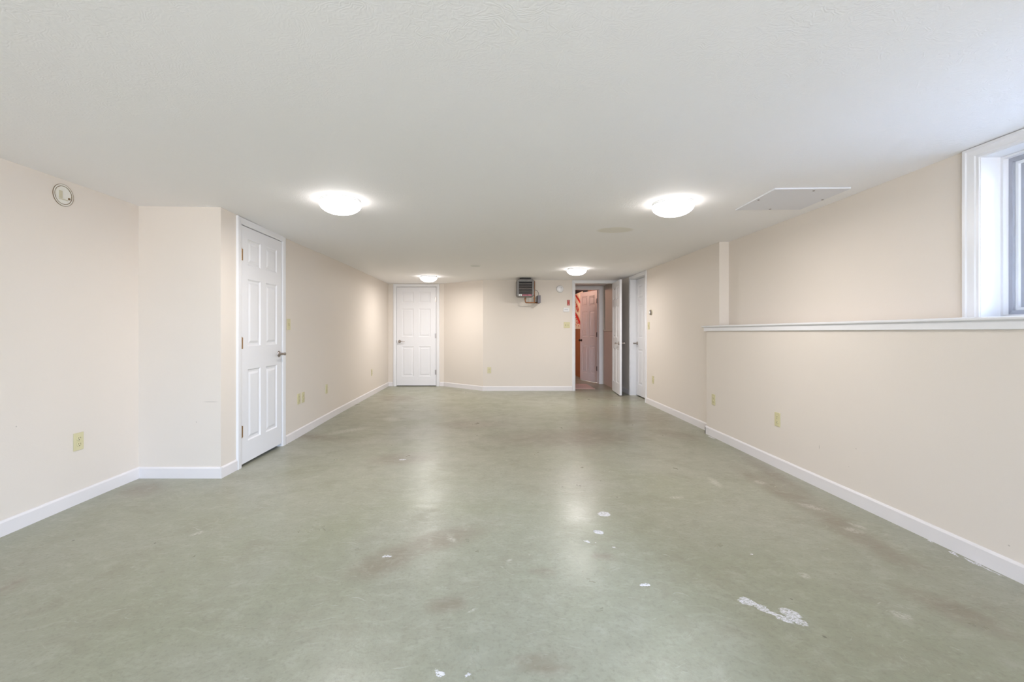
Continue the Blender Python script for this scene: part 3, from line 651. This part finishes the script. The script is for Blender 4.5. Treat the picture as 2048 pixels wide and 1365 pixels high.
# mat on the hall floor
mt = MB(); mt.box(-0.42, 0.36, -0.42, 0.42, 0.0, 0.008, 0.003)
tag(mt.build('floor_mat', M['mat_rug'], loc=(1.66, 9.33, zf(1.7, 9.3)), smooth=False), 'pale pink mat lying on the hall floor just inside the doorway', 'mat')

# ------------------------------------------------------------------ ceiling lights
def ceiling_light(loc, label):
    root = empty('ceiling_light', loc); tag(root, label, 'ceiling light', 'round flush ceiling lights')
    MB().lathe([(0.135, 0.0), (0.144, 0.0), (0.146, -0.003), (0.1465, -0.010), (0.144, -0.012), (0.1465, -0.014), (0.1485, -0.021), (0.146, -0.023), (0.10, -0.023)], 48).build('base_ring', M['fixture'], root, smooth=True)
    pr = []
    for k in range(13):
        a = math.pi / 2 * k / 12; pr.append((0.150 * math.cos(a) ** 0.9 + 0.0006, -0.024 - 0.078 * math.sin(a)))
    dm = MB().lathe([(0.140, -0.022), (0.1495, -0.022)] + pr, 48).build('diffuser', M['lamp'], root, smooth=True)
    dm['label'] = 'glowing white glass diffuser'
    return root
def CL(x, y): return (x, y, zc(x, y))
def bulb(p, e):   # the light thrown down by the fixture, just under its glass
    d = bpy.data.lights.new('fixture_bulb', 'AREA'); d.shape = 'DISK'; d.size = 0.07; d.energy = e; d.color = LAMP_COLOR
    o = bpy.data.objects.new('fixture_bulb', d); COL.objects.link(o); o.location = (p[0], p[1], p[2] - 0.1035)
L1, L2, L3, L4 = CL(-1.117, 3.354), CL(1.360, 3.42), CL(-1.126, 8.08), CL(1.32, 7.10)
lt = ceiling_light(L1, 'nearer left glowing dome light, on the ceiling close to the large left door')
dup(lt, L2, 0, 'nearer right glowing dome light, beside the ceiling access panel')
dup(lt, L3, 0, 'small far dome light above the closed back door')
dup(lt, L4, 0, 'small far dome light in front of the open doorway')
for p, e in ((L1, 9.5), (L2, 8.5), (L3, 14.0), (L4, 15.0)): bulb(p, e)

# ------------------------------------------------------------------ ceiling access panel
ap_ = empty('access_panel', (2.17, 3.33, zc(2.17, 3.33)), R(-2.2)); tag(ap_, 'flat square access panel screwed to the ceiling near the right wall', 'access panel')
MB().box(-0.25, 0.25, -0.268, 0.268, -0.010, 0.001, 0.0015).build('panel', M['panel'], ap_)
for x, y in ((0.03, -0.23), (-0.225, -0.02), (0.235, -0.01), (0.0, 0.235)):
    MB().lathe([(0.008, -0.0095), (0.008, -0.0115), (0.004, -0.0135)], 12, c=(x, y, 0)).build('screw', M['louver'], ap_, smooth=True)
pl_ = MB().lathe([(0.078, 0.001), (0.078, -0.003), (0.072, -0.005), (0.0005, -0.005)], 40)
tag(pl_.build('ceiling_cover_plate', mat('cover_plate_paint', (0.70, 0.70, 0.67), 0.5), loc=CL(-0.245, 6.77), smooth=True), 'small round painted cover plate at the middle of the ceiling', 'cover plate')

# ------------------------------------------------------------------ outlets and switches
def outlet(loc, rot, label, group='duplex outlets'):
    r = empty('power_outlet', loc, rot); tag(r, label, 'outlet', group)
    MB().box(-0.036, 0.036, -0.0055, 0.0, -0.058, 0.058, 0.0022).build('cover_plate', M['plate'], r)
    for dz in (0.0195, -0.0195):
        f = MB(); f.lathe([(0.0165, -0.005), (0.0165, -0.0075), (0.0155, -0.0082)], 20, 'Y', c=(0, 0, dz), sy=0.86)
        fo = f.build('receptacle', M['plate'], r, smooth=True)
        for dx in (-0.006, 0.006): MB().box(dx - 0.0013, dx + 0.0013, -0.0088, -0.0080, dz + 0.0005, dz + 0.0085).build('slot', M['slot'], fo)
        MB().lathe([(0.0026, -0.0080), (0.0026, -0.0088)], 10, 'Y', c=(0, 0, dz - 0.0075)).build('slot', M['slot'], fo)
    MB().lathe([(0.003, -0.0055), (0.003, -0.0068)], 10, 'Y').build('screw', M['plate'], r)
    return r
mat_slot = mat('switch_recess', (0.28, 0.22, 0.12), 0.5)
def switch(loc, rot, label, n=1):
    r = empty('light_switch', loc, rot); tag(r, label, 'switch')
    hw = 0.036 if n == 1 else 0.059
    MB().box(-hw, hw, -0.0055, 0.0, -0.058, 0.058, 0.0022).build('cover_plate', M['plate'], r)
    for k in range(n):
        cx = 0 if n == 1 else (-0.023 + 0.046 * k)
        MB().box(cx - 0.0055, cx + 0.0055, -0.0065, -0.0045, -0.013, 0.013).build('switch_slot', mat_slot, r)
        MB().hexa([(cx - 0.0042, -0.006, -0.006), (cx + 0.0042, -0.006, -0.006), (cx + 0.0042, -0.006, 0.004), (cx - 0.0042, -0.006, 0.004),
                   (cx - 0.0035, -0.016, 0.003), (cx + 0.0035, -0.016, 0.003), (cx + 0.0035, -0.016, 0.008), (cx - 0.0035, -0.016, 0.008)]).build('toggle', M['plate'], r)
        for dz in (-0.030, 0.030): MB().lathe([(0.003, -0.0055), (0.003, -0.0066)], 8, 'Y', c=(cx, 0, dz)).build('screw', M['plate'], r)
    return r
RL, RR = R(90), R(-90)
o1 = outlet((-2.740, 3.012, 0.4185), RL, 'large nearest almond outlet low on the near left wall')
dup(o1, (-2.119, 4.985, 0.403), RL, 'left one of the pair of outlets past the large left door')
dup(o1, (-2.1195, 5.10, 0.402), RL, 'right one of the pair of outlets past the large left door')
dup(o1, (-2.1225, 5.83, 0.402), RL, 'almond outlet midway along the left wall after the pair')
dup(o1, (-2.132, 8.06, 0.408), RL, 'tiny farthest outlet on the left wall near the back corner')
dup(o1, (-0.052, 8.661, 0.394), R(0.5), 'almond outlet low on the far wall right of the angled wall')
dup(o1, (2.465, 6.957, 0.398), RR, 'almond outlet low on the far right wall under the round thermostat')
dup(o1, (2.392, 4.908, 0.406), RR, 'almond outlet at the far end of the right half wall')
dup(o1, (2.392, 3.809, 0.408), RR, 'larger almond outlet in the middle of the right half wall')
switch((-2.118, 4.735, 1.216), RL, 'almond single switch right beside the large left door casing')
switch((1.426, 8.675, 1.253), R(0.5), 'almond double switch left of the open doorway', 2)
switch((2.465, 7.150, 1.226), RR, 'almond single switch below the round thermostat on the right wall')

# ------------------------------------------------------------------ devices on the far wall
dt = empty('smoke_detector', (1.293, 8.674, 1.940)); tag(dt, 'round white detector high on the far wall between heater and doorway', 'detector')
MB().lathe([(0.070, 0.0), (0.070, -0.012), (0.064, -0.020), (0.062, -0.034), (0.050, -0.040), (0.001, -0.041)], 40, 'Y').build('body', M['detector'], dt, smooth=True)
MB().lathe([(0.036, -0.040), (0.036, -0.0425), (0.032, -0.0435), (0.001, -0.0437)], 28, 'Y').build('vent_disc', M['trim'], dt, smooth=True)
MB().box(0.012, 0.034, -0.0455, -0.0425, 0.016, 0.024).build('indicator', M['louver'], dt)
MB().box(-0.006, 0.004, -0.0455, -0.0425, -0.014, 0.018).build('test_button', M['fixture'], dt)
rp = empty('alarm_switch', (1.457, 8.675, 1.680)); tag(rp, 'small upright red emergency switch plate beside the doorway casing', 'switch')
MB().box(-0.027, 0.027, -0.006, 0, -0.052, 0.052, 0.002).build('cover_plate', M['red'], rp)
MB().box(-0.006, 0.006, -0.014, -0.005, -0.012, 0.014, 0.001).build('toggle', M['redink'], rp)
for z in (-0.036, 0.036): MB().box(-0.012, 0.012, -0.0068, -0.0055, z - 0.003, z + 0.003).build('marking', M['pinkink'], rp)
th = empty('thermostat', (1.416, 8.675, 1.546)); tag(th, 'white rectangular thermostat between red plate and double switch', 'thermostat')
MB().box(-0.058, 0.058, -0.004, 0, -0.039, 0.039, 0.001).build('back_plate', M['trim'], th)
MB().box(-0.055, 0.055, -0.026, -0.004, -0.036, 0.036, 0.004).build('cover', M['detector'], th)
MB().box(-0.038, 0.030, -0.0275, -0.025, -0.008, 0.016, 0.0005).build('display', mat('grey_display', (0.62, 0.61, 0.62), 0.25), th)
rt = empty('round_thermostat', (2.465, 7.035, 1.430), RR); tag(rt, 'round gold and silver dial thermostat on the right wall', 'thermostat')
MB().lathe([(0.044, 0), (0.044, -0.006), (0.042, -0.010), (0.001, -0.010)], 32, 'Y').build('back_plate', M['beige'], rt, smooth=True)
MB().lathe([(0.040, -0.008), (0.040, -0.018), (0.036, -0.023), (0.026, -0.025), (0.001, -0.026)], 32, 'Y').build('dial', M['nickel'], rt, smooth=True)
MB().lathe([(0.020, -0.025), (0.020, -0.029), (0.001, -0.030)], 24, 'Y').build('centre_cap', M['fixture'], rt, smooth=True)

# ------------------------------------------------------------------ unit heater hung high on the far wall
ht = empty('unit_heater', (0.607, 8.25, 1.765)); tag(ht, 'grey louvred fan heater hung at the ceiling on the far wall', 'heater')
hb = MB(); hw, hh_, hd = 0.160, 0.320, 0.26; rr = 0.045
def rrect(x0, x1, z0, z1, r, n=5):
    out = []
    for cx, cz, a0 in ((x1 - r, z1 - r, 0), (x0 + r, z1 - r, 90), (x0 + r, z0 + r, 180), (x1 - r, z0 + r, 270)):
        for k in range(n + 1): a = R(a0 + 90 * k / n); out.append((cx + r * math.cos(a), cz + r * math.sin(a)))
    return out
outer = rrect(-hw, hw, 0.0, hh_, rr); inner = rrect(-0.118, 0.122, 0.045, 0.272, 0.004)
def ring3(pts, y): return [hb.bm.verts.new((p[0], y, p[1])) for p in pts]
L0 = ring3(rrect(-hw, hw, 0, hh_, rr), 0.02); L1 = ring3(rrect(-hw + 0.008, hw - 0.008, 0.008, hh_ - 0.008, rr - 0.008), 0.0)
L2 = ring3(inner, 0.0); L3 = ring3(inner, 0.07); LB = ring3(rrect(-hw, hw, 0, hh_, rr), hd)
nn = len(L0)
for A, B in ((LB, L0), (L0, L1), (L1, L2), (L2, L3)):
    for k in range(nn): hb.bm.faces.new((A[k], A[(k + 1) % nn], B[(k + 1) % nn], B[k]))
hb.bm.faces.new(LB)
hb.build('housing', M['heater'], ht, smooth=True)
MB().box(-0.117, 0.121, 0.060, 0.068, 0.046, 0.271).build('core', M['heater_dark'], ht)
for k, (z, tilt) in enumerate(((0.240, 12), (0.212, 8), (0.190, 14), (0.164, 40), (0.136, 6), (0.112, 30), (0.088, 12), (0.064, 10))):
    c, s_ = math.cos(R(tilt)) * 0.024, math.sin(R(tilt)) * 0.024
    MB().hexa([(-0.116, 0.002, z - s_), (0.120, 0.002, z - s_), (0.120, 0.010 + c, z), (-0.116, 0.010 + c, z), (-0.116, 0.002, z - s_ + 0.0045), (0.120, 0.002, z - s_ + 0.0045), (0.120, 0.010 + c, z + 0.0035), (-0.116, 0.010 + c, z + 0.0035)]).build('louver', M['louver'], ht)
MB().box(-0.122, -0.066, -0.003, 0.002, 0.012, 0.044, 0.0008).build('badge', M['badge'], ht)['label'] = 'white badge at lower left'
bd = ht.children[-1]
MB().box(-0.108, -0.080, -0.0045, -0.0028, 0.022, 0.032).build('marking', M['sign_dark'], ht)
MB().box(-0.062, 0.118, -0.003, 0.002, 0.013, 0.043, 0.0008).build('label_strip', M['maroon'], ht)['label'] = 'maroon label strip along the bottom'
for x0_, x1_, za_, zb2 in [(-0.050 + 0.0125 * k, -0.041 + 0.0125 * k, 0.021, 0.032) for k in range(7)] + [(0.046, 0.057, 0.020, 0.037), (0.062, 0.075, 0.020, 0.037), (0.081, 0.092, 0.020, 0.037), (0.096, 0.106, 0.020, 0.030)]:
    MB().box(x0_, x1_, -0.0045, -0.0028, za_, zb2).build('marking', M['pinkink'], ht)
MB().box(-0.10, 0.10, 0.04, 0.24, 0.318, 0.346, 0.002).build('hanging_bracket', M['heater_dark'], ht)
def arc(c, r, a0, a1, n=6, plane='xz'):
    return [(c[0] + r * math.cos(R(a0 + (a1 - a0) * k / n)), c[1], c[2] + r * math.sin(R(a0 + (a1 - a0) * k / n))) for k in range(n + 1)]
yp = 0.19
MB().tube([(0.010, yp, 0.005), (0.010, yp, -0.07)] + arc((0.035, yp, -0.072), 0.025, 180, 270) + [(0.10, yp, -0.097), (0.175, yp, -0.097)], 0.0105, 12).build('copper_pipe', M['copper'], ht, smooth=True)
MB().tube([(0.140, yp, 0.305), (0.160, yp, 0.305)] + arc((0.163, yp, 0.288), 0.017, 90, 0) + [(0.180, yp, 0.20), (0.180, yp, 0.05), (0.180, yp, -0.10)], 0.0105, 12).build('copper_pipe', M['copper'], ht, smooth=True)
for p in ((0.010, yp, -0.03), (0.180, yp, -0.02)): MB().tube([(p[0], p[1], p[2] - 0.012), (p[0], p[1], p[2] + 0.012)], 0.015, 12).build('pipe_coupling', M['copper'], ht, smooth=True)
MB().tube([(0.180, yp, -0.097), (0.26, yp + 0.05, -0.095), (0.265, 0.40, -0.095)], 0.012, 12).build('valve_pipe', M['copper'], ht, smooth=True)
MB().box(0.236, 0.288, 0.12, 0.42, -0.105, 0.035, 0.003).build('control_box', M['box'], ht)['label'] = 'grey control box beside the pipes'
MB().tube([(0.158, 0.16, 0.135), (0.19, 0.16, 0.137), (0.225, 0.16, 0.122), (0.25, 0.16, 0.085), (0.258, 0.16, 0.03)], 0.006, 10).build('conduit', M['louver'], ht, smooth=True)

# ------------------------------------------------------------------ round patched hole on the left wall
rh = empty('round_wall_box', (-2.740, 2.906, 2.018), RL); tag(rh, 'round rusty-rimmed fixture box painted over, high on the left wall', 'fixture box')
def ringmesh(r0, r1, ya_, yb_, seg=48, jit=0.0):
    mb = MB(); V = []
    for k in range(seg):
        a = 2 * math.pi * k / seg; c, s_ = math.cos(a), math.sin(a); j = 1 + random.uniform(-jit, jit)
        V.append([mb.bm.verts.new((c * r0 * j, ya_, s_ * r0 * j)), mb.bm.verts.new((c * r1, ya_, s_ * r1)), mb.bm.verts.new((c * r1, yb_, s_ * r1)), mb.bm.verts.new((c * r0 * j, yb_, s_ * r0 * j))])
    for k in range(seg):
        A, B = V[k], V[(k + 1) % seg]
        for i in range(4): mb.bm.faces.new((A[i], A[(i + 1) % 4], B[(i + 1) % 4], B[i]))
    return mb
ringmesh(0.0680, 0.070, -0.004, 0.0, jit=0.0).build('outer_rim', M['ringrust'], rh, smooth=False)
ringmesh(0.0595, 0.0680, -0.003, 0.0).build('painted_ring', M['plaster'], rh)
ringmesh(0.0565, 0.0594, -0.004, 0.0, jit=0.015).build('rusty_ring', M['ringrust'], rh)
MB().lathe([(0.057, 0.0), (0.057, -0.0015), (0.0005, -0.0015)], 40, 'Y').build('back_disc', M['plaster'], rh)
MB().box(-0.030, -0.006, -0.0045, -0.001, -0.022, 0.026, 0.001).build('bracket', M['beige'], rh)
MB().box(-0.030, 0.030, -0.0045, -0.001, -0.030, -0.024, 0.001).build('bracket', M['beige'], rh)
MB().lathe([(0.008, -0.001), (0.007, -0.005), (0.003, -0.006)], 10, 'Y', c=(0.040, 0, -0.014)).build('rust_lump', M['ringrust'], rh)
